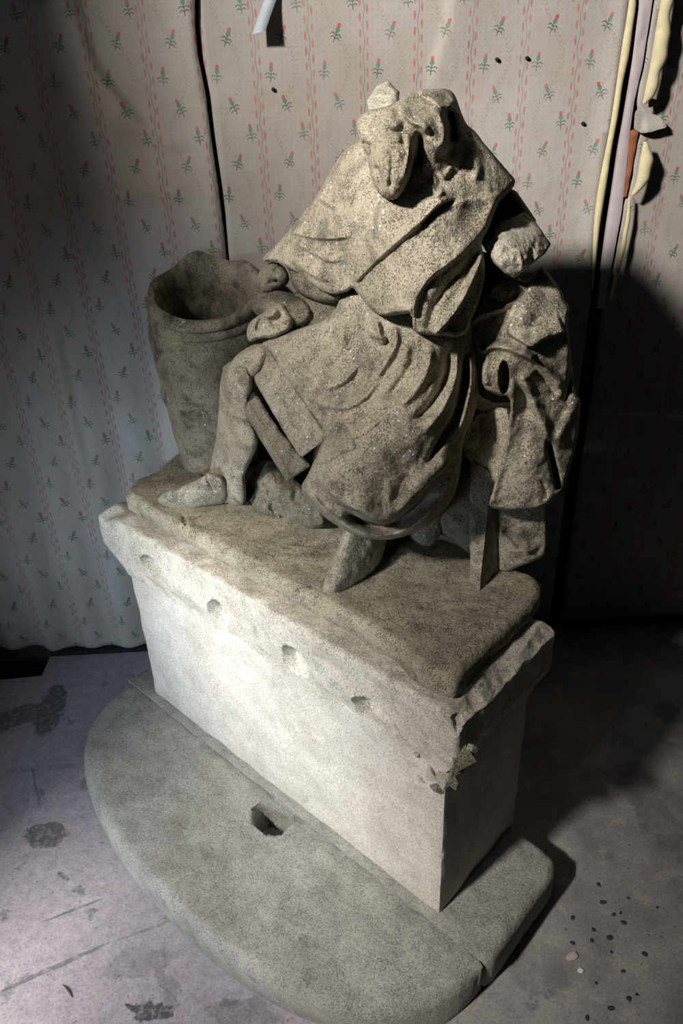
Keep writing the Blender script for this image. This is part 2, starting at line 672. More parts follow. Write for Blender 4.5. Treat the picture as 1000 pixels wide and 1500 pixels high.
# worn places in the floor paint: end points of the long axis, half width, strength
FLOOR_WEAR = [(30, 1226, 104, 1222, 0.040, 0.8), (86, 1000, 62, 1080, 0.045, 0.8), (-20, 1070, 70, 1030, 0.05, 0.75), (190, 1480, 260, 1484, 0.020, 0.95), (182, 1470, 214, 1488, 0.006, 1.0),
              (106, 1303, 125, 1303, 0.014, 0.6), (130, 1340, 145, 1340, 0.013, 0.6), (84, 1277, 102, 1291, 0.006, 0.7), (-20, 1462, 165, 1379, 0.006, 0.6), (160, 1382, 300, 1330, 0.004, 0.35),
              (58, 1352, 154, 1315, 0.004, 0.6), (46, 1120, 60, 1190, 0.004, 0.5), (0, 1130, 120, 1120, 0.012, 0.25), (150, 1420, 260, 1400, 0.03, 0.3), (300, 1480, 420, 1490, 0.03, 0.4),
              (230, 1410, 260, 1480, 0.02, 0.35), (760, 1380, 820, 1460, 0.06, 0.35), (930, 1160, 1000, 1250, 0.05, 0.35), (900, 1120, 960, 1150, 0.04, 0.35), (960, 1050, 1000, 1040, 0.05, 0.5)]


def floor_mat():
    t = NT('worn_painted_floor')
    co = t.coord()
    sx = t.new('ShaderNodeSeparateXYZ')
    t.link(co, sx.inputs[0])
    X = sx.outputs[0]
    n1 = t.noise(co, 7, 6, 0.62)
    n2 = t.noise(co, 2.6, 5, 0.6, (4, 4, 0))
    n3 = t.noise(co, 40, 4, 0.65, (1, 2, 0))
    lilac = t.ramp(n3, [(0.3, srgb(158, 150, 160)), (0.7, srgb(186, 177, 186))])
    grey = t.ramp(n1, [(0.30, srgb(118, 117, 116)), (0.55, srgb(150, 148, 145)), (0.75, srgb(172, 166, 160))])
    # the lilac paint survives on the left, worn to grey concrete on the right
    k = t.math('ADD', t.math('MULTIPLY', X, -1.6), t.math('MULTIPLY', t.math('SUBTRACT', n2, 0.5), 1.6))
    k = t.math('ADD', k, t.math('MULTIPLY', t.math('SUBTRACT', n1, 0.5), 0.8))
    paint = t.ramp(k, [(0.12, 0.0), (0.34, 1.0)])
    c = t.mix(paint, grey, lilac)
    chips = t.ramp(t.noise(co, 13, 5, 0.7, (7, 3, 0), 0.4), [(0.62, 0.0), (0.66, 1.0)])
    c = t.mix(t.math('MULTIPLY', chips, 0.55), c, srgb(104, 106, 106))
    pinks = t.ramp(t.noise(co, 20, 5, 0.7, (3, 7, 0)), [(0.56, 0.0), (0.62, 1.0)])
    c = t.mix(t.math('MULTIPLY', pinks, 0.45), c, srgb(184, 168, 162))
    g = t.ramp(t.noise(co, 180, 3, 0.7), [(0.33, 0.62), (0.55, 1.0), (0.75, 1.15)])
    c = t.mix(0.8, c, g, 'MULTIPLY')
    dk = t.ramp(t.noise(co, 75, 2, 0.5, (5, 5, 5)), [(0.70, 0.0), (0.74, 1.0)])
    c = t.mix(t.math('MULTIPLY', dk, 0.7), c, srgb(54, 54, 56))
    # paint lost in patches and along scratches
    nx = t.math('MULTIPLY', t.math('SUBTRACT', t.noise(co, 22, 5, 0.65, (3, 1, 0)), 0.5), 0.075)
    ny = t.math('MULTIPLY', t.math('SUBTRACT', t.noise(co, 22, 5, 0.65, (8, 6, 0)), 0.5), 0.075)
    wx, wy = t.math('ADD', X, nx), t.math('ADD', sx.outputs[1], ny)
    tot = None
    for (x0, y0, x1, y1, wd, k) in FLOOR_WEAR:
        A, B = onfloor(x0, y0), onfloor(x1, y1)
        cx, cy = (A[0] + B[0]) / 2, (A[1] + B[1]) / 2
        L = math.hypot(B[0] - A[0], B[1] - A[1]) / 2
        ca, sa = (B[0] - A[0]) / (2 * L), (B[1] - A[1]) / (2 * L)
        ux, uy = (wx, wy) if wd > 0.012 else (t.math('ADD', X, t.math('MULTIPLY', nx, 0.12)), t.math('ADD', sx.outputs[1], t.math('MULTIPLY', ny, 0.12)))
        dx, dy = t.math('SUBTRACT', ux, float(cx)), t.math('SUBTRACT', uy, float(cy))
        a_ = t.math('ADD', t.math('MULTIPLY', dx, float(ca / L)), t.math('MULTIPLY', dy, float(sa / L)))
        b_ = t.math('SUBTRACT', t.math('MULTIPLY', dy, float(ca / wd)), t.math('MULTIPLY', dx, float(sa / wd)))
        r2 = t.math('ADD', t.math('MULTIPLY', a_, a_), t.math('MULTIPLY', b_, b_))
        m = t.math('MULTIPLY', t.ramp(r2, [(0.70, 1.0), (1.0, 0.0)]), k)
        tot = m if tot is None else t.math('MAXIMUM', tot, m)
    tot = t.math('MULTIPLY', tot, t.ramp(t.noise(co, 60, 4, 0.7, (2, 3, 4)), [(0.36, 0.35), (0.52, 1.0)]))
    c = t.mix(tot, c, srgb(70, 71, 74))
    t.link(c, t.b.inputs['Base Color'])
    t.b.inputs['Roughness'].default_value = 0.75
    t.link(t.bump(t.noise(co, 90, 5, 0.7), 0.25, 0.004), t.b.inputs['Normal'])
    return t.m


FLOOR = floor_mat()

# ================================================================== THE SETTING
# floor with a broken-out pocket at the wall foot on the left
px0, px1, py0 = -1.42, -1.115, 0.90
fx0, fx1, fy0 = -2.6, 2.4, -2.4
fv = np.array([(fx0, fy0, 0), (px0, fy0, 0), (px1, fy0, 0), (fx1, fy0, 0),
               (fx0, py0, 0), (px0, py0 - .01, 0), (px1, py0 + .012, 0), (fx1, py0, 0),
               (fx0, WALL_Y + .05, 0), (px0, WALL_Y + .05, 0), (px1, WALL_Y + .05, 0), (fx1, WALL_Y + .05, 0)], float)
low = fv.copy()
low[:, 2] = -0.12
V = np.vstack([fv, low])
Fq = [[0, 1, 5, 4], [1, 2, 6, 5], [2, 3, 7, 6], [4, 5, 9, 8], [6, 7, 11, 10],
      [17, 18, 22, 21], [5, 6, 18, 17], [6, 10, 22, 18], [9, 5, 17, 21], [10, 9, 21, 22]]
floor = struct(mesh_obj('floor', V, Fq, FLOOR, smooth=False))

# back wall (plaster) with the papered sheets on it
wall = struct(mesh_obj('wall_back', np.array([(x, y, z) for x in (-2.6, 2.4) for y in (WALL_Y + .03, WALL_Y + .17) for z in (-.15, 2.9)], float),
                       [[0, 4, 5, 1], [2, 3, 7, 6], [0, 1, 3, 2], [4, 6, 7, 5], [1, 5, 7, 3], [0, 2, 6, 4]], PLASTER, smooth=False))


def wallmap(u, v, d):
    # u = X*400, v = -Z*400 ; d = depth behind the paper plane
    return np.stack([u / 400.0, WALL_Y + d, -v / 400.0], -1)


def wp(pts):
    q = onwall(np.array([p[0] for p in pts], float), np.array([p[1] for p in pts], float))
    return [(a[0] * 400, -a[2] * 400) for a in q]


def sheet(name, poly, folds, mat=WALLPAPER, step=4.0, seed=0, wave=0.0, extra=None):
    return relief(name, poly, lambda U, V: np.full(np.shape(U), 0.006), 0.0035, mat, wall, None, wallmap, step, 3.0, 0.0005,
                  folds=folds, namp=wave, nscale=0.30, smooth_poly=0, jag=0.5, seed=seed, sharp=None, extra=extra)


def seam_x(z, x0=-0.411):
    return x0


left_edge = wp([(284, -40), (286, 40), (290, 80), (300, 130), (308, 190), (318, 260), (328, 340), (332, 385), (334, 440), (338, 520)])
lx = left_edge[-1][0]
leftpoly = [(-1040, -1040), (left_edge[0][0], -1040)] + left_edge + [(lx + 2, -8), (-440, -4), (-452, -14), (-560, -10), (-570, -2), (-1040, -2)]
lf = []


def rolling(U, V):
    # loose paper hanging in soft vertical waves low on the wall
    low = np.clip((V + 560) / 300, 0, 1)
    return low * (0.010 * np.sin(U / 400 * 2 * math.pi / 0.125 + 0.6 + V / 260.) + 0.005 * np.sin(U / 400 * 2 * math.pi / 0.31))


lf.append((left_edge[:8], 0.014, 22, 30, 0.05, 0.2))                                             # curled edge
lf.append((wp([(100, -20), (112, 20), (135, 90), (170, 140), (205, 180), (232, 210)]), 0.022, 30, 2.5, 0.05, 0.3))   # diagonal fold
lf.append((wp([(60, 400), (75, 440), (85, 500), (100, 570), (115, 640), (130, 700), (145, 745)]), 0.020, 24, 2.5, 0.2, 0.2))
lf.append((wp([(60, 190), (95, 240), (125, 290), (140, 330)]), 0.006, 6, 14, 0.3, 0.3))
lf.append((wp([(165, 620), (185, 650), (205, 672), (225, 690)]), -0.006, 4, 5, 0.3, 0.3))
lf.append((wp([(200, 190), (250, 215), (285, 205)]), 0.005, 3, 12, 0.3, 0.3))
lf.append((wp([(150, 300), (220, 280), (300, 290)]), 0.006, 8, 20, 0.3, 0.3))
sheet('wallpaper_sheet', leftpoly, lf, seed=2, wave=0.004, extra=rolling)

redge = wp([(923, -40), (923, 0), (910, 85), (895, 181), (872, 309), (866, 440)])
re_x = redge[-1][0]
mle = [(a + 2.8, b) for a, b in left_edge]
midpoly = [(mle[0][0], -1040)] + [(redge[0][0], -1040)] + redge + [(re_x, -6), (mle[-1][0], -6)] + mle[::-1]
mf = [(wp([(664, -30), (660, 20), (650, 60), (638, 100), (630, 140)]), 0.010, 3, 30, 0.05, 0.3),
      (redge[:6], 0.010, 12, 20, 0.05, 0.2),
      (wp([(560, 150), (600, 170), (690, 200)]), 0.003, 10, 20, 0.3, 0.3)]
sheet('wallpaper_sheet', midpoly, mf, seed=5, wave=0.003)

rle = wp([(962, -40), (960, 0), (948, 60), (940, 100), (934, 150), (938, 185), (930, 210), (928, 260), (914, 300), (903, 340), (893, 400), (884, 450)])
rb = rle[-1]
rightpoly = [(rle[0][0], -1040), (900, -1040), (900, -4), (rb[0], -4)] + rle[::-1]
ledge = wp([(840, 600), (880, 601), (940, 604), (1010, 606), (1200, 612)])
rf = [(rle[:6], 0.004, 20, 6, 0.05, 0.25),
      (ledge, 0.014, 3.0, 16, 0.1, 0.05),
      (wp([(868, 664), (885, 690), (905, 703), (925, 700), (940, 688)]), 0.016, 3.5, 14, 0.2, 0.2),
      (wp([(950, 75), (985, 100), (1010, 110)]), 0.006, 5, 12, 0.3, 0.1)]
rsheet = sheet('wallpaper_sheet', rightpoly, rf, seed=8, wave=0.006)

# lilac painted batten showing between the torn sheets
batt = wp([(936, -60), (936, 0), (921, 128), (906, 213), (892, 309), (880, 400), (874, 452), (884, 452), (893, 400), (910, 309), (922, 192), (928, 149), (940, 96), (955, 0), (957, -60)])
bz0, bz1 = -batt[6][1] / 400, 2.5
bx0 = 0.535
trim = relief('trim_1', [(a, b) for a, b in batt], lambda U, V: np.full(np.shape(U), -0.004), 0.020, PINKPAINT, None, None, wallmap, 2.0, 2.0, 0.002,
              folds=[(wp([(948, 0), (944, 40), (936, 66), (934, 90)]), -0.002, 1.2, 1.2)], namp=0.0006, nscale=0.03, smooth_poly=0)
struct(trim)
# brown bare wood beside the batten
bare = relief('trim_2', wp([(921, 190), (934, 190), (930, 215), (922, 260), (914, 300), (906, 345), (904, 345), (912, 290), (918, 240)]), lambda U, V: np.full(np.shape(U), -0.006), 0.016,
              RUST, None, None, wallmap, 1.5, 2, 0.002, smooth_poly=0)
struct(bare)


def curl(name, line_px, wid, lift, mat, parent, turn=1.2, n=9, seed=0):
    """torn paper edge rolled away from the wall"""
    L = catmull(wp(line_px), 8)
    V_, F_ = [], []
    m = len(L)
    for k in range(m):
        x, z = L[k][0] / 400, -L[k][1] / 400
        ww = wid * min(1.0, 0.35 + 3 * k / m, 0.25 + 4 * (m - 1 - k) / m) * (1 + 0.15 * math.sin(k * 0.35 + seed) + 0.06 * math.sin(k * 0.9))
        for s in range(n):
            t = s / (n - 1)
            ang = t * turn * math.pi
            r = ww / (turn * math.pi) * 2
            V_.append((x + 0.004 + r * (1 - math.cos(ang)) * 0.9, WALL_Y - lift - r * math.sin(ang) * 0.9, z))
    off = len(V_)
    V2 = [(a, b + 0.0015, c) for a, b, c in V_]
    for k in range(m - 1):
        for s in range(n - 1):
            a = k * n + s
            F_.append([a, a + 1, a + n + 1, a + n])
            F_.append([off + a, off + a + n, off + a + n + 1, off + a + 1])
    for k in range(m - 1):
        for s in (0, n - 1):
            a = k * n + s
            q = [a, a + n, off + a + n, off + a]
            F_.append(q if s == 0 else q[::-1])
    for s in range(n - 1):
        a = s
        F_.append([a, off + a, off + a + 1, a + 1])
        a = (m - 1) * n + s
        F_.append([a, a + 1, off + a + 1, off + a])
    return mesh_obj(name, np.array(V_ + V2), F_, mat, parent)


curl('torn_edge', [(957, -40), (955, 0), (947, 50), (940, 96), (933, 130), (929, 152)], 0.026, 0.036, CREAM, rsheet, 1.0, seed=1)
curl('torn_edge', [(931, 206), (926, 230), (921, 262), (913, 284)], 0.024, 0.036, CREAM, rsheet, 1.0, seed=4)
curl('torn_edge', [(912, 286), (908, 320), (900, 360), (892, 400), (885, 440)], 0.012, 0.026, CREAM, rsheet, 1.2, seed=2)
curl('rolled_edge', [(918, -40), (917, 0), (904, 85), (890, 181), (868, 305), (863, 425)], 0.014, 0.006, CREAM, wall, 1.0, seed=3)
# small flap of paper folded out at the tear
relief('paper_flap', wp([(928, 160), (946, 164), (962, 170), (975, 184), (962, 188), (948, 192), (936, 194), (925, 188)]), lambda U, V: np.full(np.shape(U), -0.012), 0.002, WALLPAPER, rsheet, None, wallmap,
       1.2, 1, 0.0005, folds=[(wp([(934, 193), (955, 190), (976, 184)]), 0.014, 2, 8)], namp=0.0, smooth_poly=0, jag=0.5)
relief('paper_flap', wp([(944, 146), (952, 143), (964, 149), (960, 153), (946, 158)]), lambda U, V: np.full(np.shape(U), -0.016), 0.002, WALLPAPER, rsheet, None, wallmap,
       1.0, 1, 0.0005, namp=0.0, smooth_poly=0, jag=0.4)

# skirting line: black low strip along the wall foot
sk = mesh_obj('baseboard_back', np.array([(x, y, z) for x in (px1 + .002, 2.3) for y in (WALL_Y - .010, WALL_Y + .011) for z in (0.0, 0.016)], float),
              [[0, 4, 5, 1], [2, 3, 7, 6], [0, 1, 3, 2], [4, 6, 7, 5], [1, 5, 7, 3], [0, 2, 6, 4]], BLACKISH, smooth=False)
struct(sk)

# left wall with the tall window the daylight comes through (outside the frame)
WX = -1.66
for k, (y0, y1, z0, z1) in enumerate(((WIN_Y1, WALL_Y + .15, 0, 3.6), (-2.4, WIN_Y0, 0, 3.6), (WIN_Y0, WIN_Y1, 0, 0.75), (WIN_Y0, WIN_Y1, 3.4, 3.6))):
    struct(mesh_obj('wall_left', np.array([(x, y, z) for x in (WX - .22, WX) for y in (y0, y1) for z in (z0, z1)], float),
                    [[0, 4, 5, 1], [2, 3, 7, 6], [0, 1, 3, 2], [4, 6, 7, 5], [1, 5, 7, 3], [0, 2, 6, 4]], PLASTER, smooth=False))

win = bpy.data.objects.new('window_1', None)
COL.objects.link(win)
win.location = (WX - 0.11, 0.5 * (WIN_Y0 + WIN_Y1), 0.75)
struct(win)
WOOD = flat('grey_window_wood', srgb(120, 112, 100), 0.8, 30, 0.2)
for nm, y0, y1, z0, z1 in (('shade_bar', WIN_Y0, WIN_Y1, 2.48, 2.60), ('shade_bar', WIN_Y0, WIN_Y1, 1.98, 2.10), ('frame', WIN_Y0, WIN_Y0 + .05, .75, 3.4), ('frame', WIN_Y1 - .05, WIN_Y1, .75, 3.4)):  # unseen cross bars added to shade robe, plinth and slab
    mesh_obj(nm, np.array([(x, y, z) for x in (WX - .12, WX - .07) for y in (y0, y1) for z in (z0, z1)], float),
             [[0, 4, 5, 1], [2, 3, 7, 6], [0, 1, 3, 2], [4, 6, 7, 5], [1, 5, 7, 3], [0, 2, 6, 4]], WOOD, win, win.location, smooth=False)

# ================================================================== BASE SLABS
ZP = 0.631          # plinth top in the pedestal frame (above slab top)


def plan(zt):
    return lambda u, v, d: to_world(np.stack([u / 400.0, v / 400.0, zt - d], -1))


def pl(pts, z):
    q = onz(np.array([p[0] for p in pts], float), np.array([p[1] for p in pts], float), z)
    return [(a[0] * 400, a[1] * 400) for a in q]


slab_base = to_world(np.array([-0.485, -0.15, -ZB]))
arc = []
for k in range(0, 41):
    a = math.pi + math.pi * k / 40
    arc.append(((-0.488 + 0.612 * math.copysign(abs(math.cos(a)) ** 0.86, math.cos(a))) * 400, (-0.0218 + 0.334 * -abs(math.sin(a)) ** 0.86) * 400))
front_slab = relief('curved_slab', arc, lambda U, V: np.full(np.shape(U), 0.0), 0.0895, SLAB, None, slab_base, plan(0.0), 3.0, 11, 0.022, rb=0.004,
                    folds=[([(-300, -60), (-190, -95), (-80, -60)], -0.006, 45, 45, 0.4, 0.4)],
                    pits=[(-176, -26, 21, 16.5, 0.084)], namp=0.003, nscale=0.05, smooth_poly=0, sharp=60, seed=4, rmask=lambda U, V: np.where(V > -16, 0.62, 1.0))
tag(front_slab, 'half-oval grey stone slab on the floor in front of the pedestal', 'slab')
rear_base = to_world(np.array([-0.49, 0.13, -ZB]))
rear_poly = [(-446, -8.6), (-436, 112), (-425, 118), (3, 115), (22, 114), (47, 110), (53, 96), (53, 0), (50, -8.6)]
rear_slab = relief('straight_slab', rear_poly, lambda U, V: np.full(np.shape(U), -0.003), 0.0925, SLAB, None, rear_base, plan(0.0), 3.0, 6, 0.014, rb=0.003,
                   namp=0.003, nscale=0.05, smooth_poly=0, jag=0.4, sharp=60, seed=9, rmask=lambda U, V: np.where((V < 2) & (U < 44), 0.45, 1.0))
tag(rear_slab, 'straight grey stone slab under the pedestal, its end showing on the right', 'slab')

# ================================================================== PEDESTAL
pb = to_world(np.array([-0.5, 0.15, 0.0]))
ped = bpy.data.objects.new('pedestal', None)
COL.objects.link(ped)
ped.location = pb
tag(ped, 'pale rectangular stone pedestal with chipped cornice carrying the statue', 'pedestal')


def die_disp(V, n):
    V = V + n * (0.0025 * fbm(V, 0.06, 3, 3))[:, None]
    # worn carved rosettes on the front
    fr = V[:, 1] < 0.02
    for (cx, cz, rad) in rosettes:
        d = np.hypot(V[:, 0] - cx, V[:, 2] - cz)
        ring = 0.005 * np.exp(-((d - rad) / 0.006) ** 2) + 0.0025 * np.exp(-((d - rad * .45) / 0.006) ** 2)
        V[:, 1] -= np.where(fr, ring, 0)
    V = clip_plane(V, (0.0, 0.0, 0.395), (0.75, -0.55, 0.35), 0.012, 5, 0.08)
    V = clip_plane(V, (-.004, -.002, 0.16), (0.7, -0.7, 0.0), 0.008, 8, 0.03)
    return V


rosettes = []
for q in ((470, 1095), (555, 1185), (585, 1192), (415, 1085), (610, 1160), (330, 1010)):
    p = ony(*q, 0.0)
    rosettes.append((p[0], p[2], 0.026))
gridbox('die', (-1.0, 0.0, 0.0), (0.0, 0.29, 0.44), 0.009, 0.006, die_disp, PALE, ped, pb)

holes = []
for (q, a, b) in (((222, 831), 0.044, 0.030), ((322, 903), 0.042, 0.042), ((432, 971), 0.040, 0.040), ((545, 1050), 0.048, 0.040)):
    p = ony(*q, -0.012)
    holes.append((p[0], p[2], a, b))
CZ0, CZ1 = 0.41, 0.583


def cornice_disp(V, n):
    V = V.copy()
    # undercut: lower part draws in towards the die
    t = np.clip((V[:, 2] - CZ0) / 0.085, 0, 1)
    t = t * t * (3 - 2 * t)
    cx = np.clip(V[:, 0], -0.998, -0.002)
    cy = np.clip(V[:, 1], 0.002, 0.288)
    V[:, 0] = cx + (V[:, 0] - cx) * (0.12 + 0.88 * t)
    V[:, 1] = cy + (V[:, 1] - cy) * (0.12 + 0.88 * t)
    V = V + n * (0.004 * fbm(V, 0.05, 4, 11))[:, None]
    # left end is worn to a lumpy lobe
    le = np.clip((-0.99 - V[:, 0]) / 0.05, 0, 1)
    V[:, 2] -= le * 0.022 * (0.5 + 0.5 * vnoise(V, 0.05, 4)) * (V[:, 2] > 0.5)
    fr = V[:, 1] < 0.02
    for (hx, hz, a, b) in holes:
        dx, dz = (V[:, 0] - hx) / a, (V[:, 2] - hz) / b
        r2 = dx ** 2 + dz ** 2 + 0.15 * vnoise(V, 0.02, 6)
        V[:, 1] += np.where(fr, 0.040 * np.clip(3.0 * (1 - r2), 0, 1) * np.clip(0.70 + 0.5 * dz - 0.25 * dx, 0.12, 1.2), 0)
    # broken near corner and rough right-hand top edge
    V = clip_plane(V, (0.022, -0.008, 0.455), (0.55, -0.62, -0.55), 0.014, 2, 0.10)
    V = clip_plane(V, (-0.03, -0.016, 0.435), (0.1, -0.8, -0.6), 0.012, 4, 0.055)
    V = clip_plane(V, (0.024, 0.02, 0.570), (0.7, -0.45, 0.55), 0.014, 6, 0.10)
    rt = (V[:, 0] > -0.06) & (V[:, 2] > 0.53)
    s = 0.62 * (V[:, 0] - 0.006) + 0.78 * (V[:, 2] - CZ1 + 0.004) + 0.010 * fbm(V, 0.07, 4, 21)
    m = rt & (s > 0)
    V[m, 0] -= s[m] * 0.62
    V[m, 2] -= s[m] * 0.78
    return V


gridbox('cornice', (-1.085, -0.014, CZ0), (0.030, 0.312, CZ1), 0.0045, 0.010, cornice_disp, CORNICE, ped, pb, sharp=32)

def shard(c, size, seed, mat):
    rs = np.random.RandomState(seed)
    import bmesh
    bm = bmesh.new()
    for _ in range(9):
        v = rs.normal(size=3)
        v /= np.linalg.norm(v)
        bm.verts.new((np.asarray(c) + v * size * rs.uniform(0.7, 1.1, 3)))
    bmesh.ops.convex_hull(bm, input=bm.verts)
    for v in [v for v in bm.verts if not v.link_faces]:
        bm.verts.remove(v)
    bm.verts.index_update()
    V = np.array([v.co[:] for v in bm.verts])
    Fc = [[v.index for v in f.verts] for f in bm.faces]
    bm.free()
    return mesh_obj('broken_stone', to_world(V), Fc, mat, ped, pb, False)


for i, (x, y, yy, r) in enumerate(((676, 1112, -0.006, 0.020), (652, 1140, -0.008, 0.018), (634, 1128, -0.004, 0.016), (662, 1128, -0.010, 0.015), (622, 1136, -0.002, 0.012), (604, 1116, -0.006, 0.010),
                                   (642, 1150, -0.002, 0.013), (610, 1104, -0.010, 0.006), (688, 1100, 0.004, 0.012), (668, 1146, 0.0, 0.010))):
    shard(ony(x, y, yy + 0.006), r * 1.45, 60 + i, BROKEN if i % 3 else STATUE_DARK)

# ================================================================== STATUE
sb = to_world(np.array([-0.5, 0.2, 0.583]))
st = bpy.data.objects.new('statue', None)
COL.objects.link(st)
st.location = sb
tag(st, 'weathered headless stone statue of a caped figure seated beside an open barrel', 'statue')


def part(name, poly, depth, thick, mat=STATUE, **kw):
    return relief(name, poly, depth, thick, mat, st, sb, **kw)


plinth_poly = pl([(183, 722), (192, 706), (208, 697), (230, 687)], ZP) + [(-446, 110), (-430, 140), (-20, 148)] + \
    pl([(774, 832), (786, 843), (794, 855), (790, 872), (745, 915), (700, 960), (672, 994), (655, 996), (610, 975)], ZP) + \
    [(-60, 13), (-140, 13.5), (-220, 13), (-300, 13), (-380, 14), (-404, 15)]
part('plinth', plinth_poly, lambda U, V: np.full(np.shape(U), 0.0), 0.0475, PLINTH, mapf=plan(ZP), step=2.4, rp=5, rr=0.010, rb=0.006,
     folds=[(pl([(268, 752), (272, 775), (268, 792)], ZP), -0.012, 1.0, 1.0, 0.05, 0.05),
            (pl([(425, 799), (455, 797), (485, 793), (510, 788)], ZP), -0.008, 3, 1.2)],
     namp=0.003, nscale=0.05, smooth_poly=1, jag=0.8, seed=12, sharp=60)

# seat rock behind the legs
def rock_disp(V, n):
    return V + n * (0.035 * fbm(V, 0.12, 3, 31))[:, None]


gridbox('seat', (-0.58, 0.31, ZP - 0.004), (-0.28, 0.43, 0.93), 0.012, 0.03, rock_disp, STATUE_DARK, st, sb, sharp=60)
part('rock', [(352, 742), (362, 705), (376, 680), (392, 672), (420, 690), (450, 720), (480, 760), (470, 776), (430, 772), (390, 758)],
     [(352, 742, 1.80), (376, 690, 1.80), (410, 715, 1.70), (450, 740, 1.64), (470, 770, 1.62), (400, 755, 1.74)], 0.16, STATUE_DARK, rp=25, rr=0.05,
     namp=0.035, nscale=0.055, seed=3, sharp=30)

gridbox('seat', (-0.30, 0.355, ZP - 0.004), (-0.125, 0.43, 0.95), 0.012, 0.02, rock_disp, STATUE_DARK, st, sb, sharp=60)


# barrel
def barrel():
    prof = [(0.0, 0.66), (0.098, 0.655), (0.101, 0.70), (0.113, 0.78), (0.126, 0.87), (0.136, 0.95), (0.140, 1.0), (0.138, 1.030), (0.134, 1.036),
            (0.139, 1.044), (0.137, 1.060), (0.132, 1.066), (0.138, 1.074), (0.138, 1.092), (0.130, 1.10), (0.119, 1.098), (0.113, 1.085), (0.110, 1.02), (0.102, 0.93), (0.09, 0.85), (0.0, 0.845)]
    P = np.array(prof)
    Q = [P[0]]
    for a, b in zip(P[:-1], P[1:]):
        k = max(1, int(np.hypot(*(b - a)) / 0.010))
        for i in range(1, k + 1):
            Q.append(a + (b - a) * i / k)
    P = np.array(Q)
    n = 110
    c0 = np.array([-0.945, 0.287])
    c1 = np.array([-0.924, 0.296])
    V, Fc = [], []
    for (r, z) in P:
        t = (z - 0.65) / 0.45
        c = c0 + (c1 - c0) * t
        for k in range(n):
            a = 2 * math.pi * k / n
            dx, dy = math.cos(a), math.sin(a)
            back = (-dx + dy) * S2          # towards the wall
            zz = z + 0.36 * r * back * max(0.0, (t - 0.55) / 0.45) ** 1.4
            if r > 0.1 and t > 0.9:
                zz += 0.012 * max(0, back) * math.sin(a * 5 + 1.0)
            V.append((c[0] + r * dx, c[1] + r * dy, zz))
    V = np.array(V)
    for i in range(len(P) - 1):
        for k in range(n):
            a, b = i * n + k, i * n + (k + 1) % n
            Fc.append([a, b, b + n, a + n])
    rad = V[:, :2] - c1
    l = np.linalg.norm(rad, axis=1, keepdims=True)
    ns = fbm(V, 0.05, 4, 41)[:, None] * 0.004
    V[:, :2] += rad / np.maximum(l, 1e-6) * ns
    V[:, 2] += ns[:, 0] * 0.6
    return mesh_obj('barrel', to_world(V), Fc, BARREL, st, sb, True, 60)


barrel()

# lower leg and shoe (viewer's left)
part('lower_leg', [(328, 530), (322, 560), (321, 590), (319, 615), (316, 645), (310, 675), (304, 700), (306, 728), (320, 742), (345, 742), (360, 738), (360, 712), (357, 700),
                   (364, 682), (377, 656), (379, 640), (368, 615), (362, 590), (372, 560), (360, 530)],
     [(340, 540, 1.50), (342, 580, 1.525), (345, 630, 1.60), (340, 680, 1.69), (335, 720, 1.755), (335, 742, 1.785)], 0.13, rp=27, rr=0.055, namp=0.005, nscale=0.03,
     folds=[([(345, 600), (350, 650), (335, 700)], 0.006, 12, 12), ([(304, 696), (318, 712), (322, 735)], -0.004, 1.5, 1.5, 0.1, 0.1)], seed=20)
part('shoe', [(232, 737), (231, 728), (247, 719), (270, 711), (293, 701), (308, 690), (330, 700), (336, 722), (330, 737), (312, 741), (290, 746), (270, 750), (248, 752)],
     [(236, 735, 1.795), (265, 728, 1.765), (300, 715, 1.735), (330, 715, 1.735), (270, 748, 1.80), (310, 738, 1.775)], 0.10, rp=16, rr=0.03, namp=0.003,
     folds=[([(303, 694), (305, 706), (313, 720)], -0.006, 1.5, 1.5, 0.1, 0.1)], seed=21)
# foot under the skirt
part('foot', [(505, 760), (500, 790), (487, 820), (473, 855), (474, 870), (484, 878), (496, 878), (526, 858), (545, 843), (558, 822), (566, 795), (570, 760)],
     [(535, 765, 1.46), (522, 800, 1.46), (505, 830, 1.445), (488, 866, 1.455), (545, 835, 1.50)], 0.13, rp=26, rr=0.045, namp=0.003, seed=22)

# robe: torso, lap and skirt
robe_poly = [(379, 506), (388, 495), (418, 489), (444, 479), (465, 474), (490, 458), (500, 430), (540, 405), (620, 400), (690, 440), (697, 500), (701, 572), (696, 606), (683, 632),
             (677, 655), (674, 696), (662, 736), (631, 768), (598, 785), (563, 792), (530, 788), (498, 774), (466, 751), (443, 724), (441, 710), (450, 697), (466, 662), (477, 637),
             (451, 600), (416, 553), (387, 514)]
robe_ctrl = [(385, 503, 1.47), (440, 500, 1.385), (420, 550, 1.40), (475, 630, 1.315), (500, 470, 1.315), (560, 470, 1.235), (600, 510, 1.215), (670, 490, 1.225), (695, 570, 1.285),
             (480, 540, 1.335), (545, 545, 1.275), (600, 570, 1.235), (540, 635, 1.205), (505, 650, 1.235), (475, 680, 1.285), (600, 640, 1.205), (650, 600, 1.235), (665, 650, 1.275),
             (560, 700, 1.235), (600, 710, 1.255), (520, 740, 1.30), (480, 740, 1.345), (450, 710, 1.335), (563, 785, 1.375), (620, 750, 1.335), (655, 720, 1.345)]
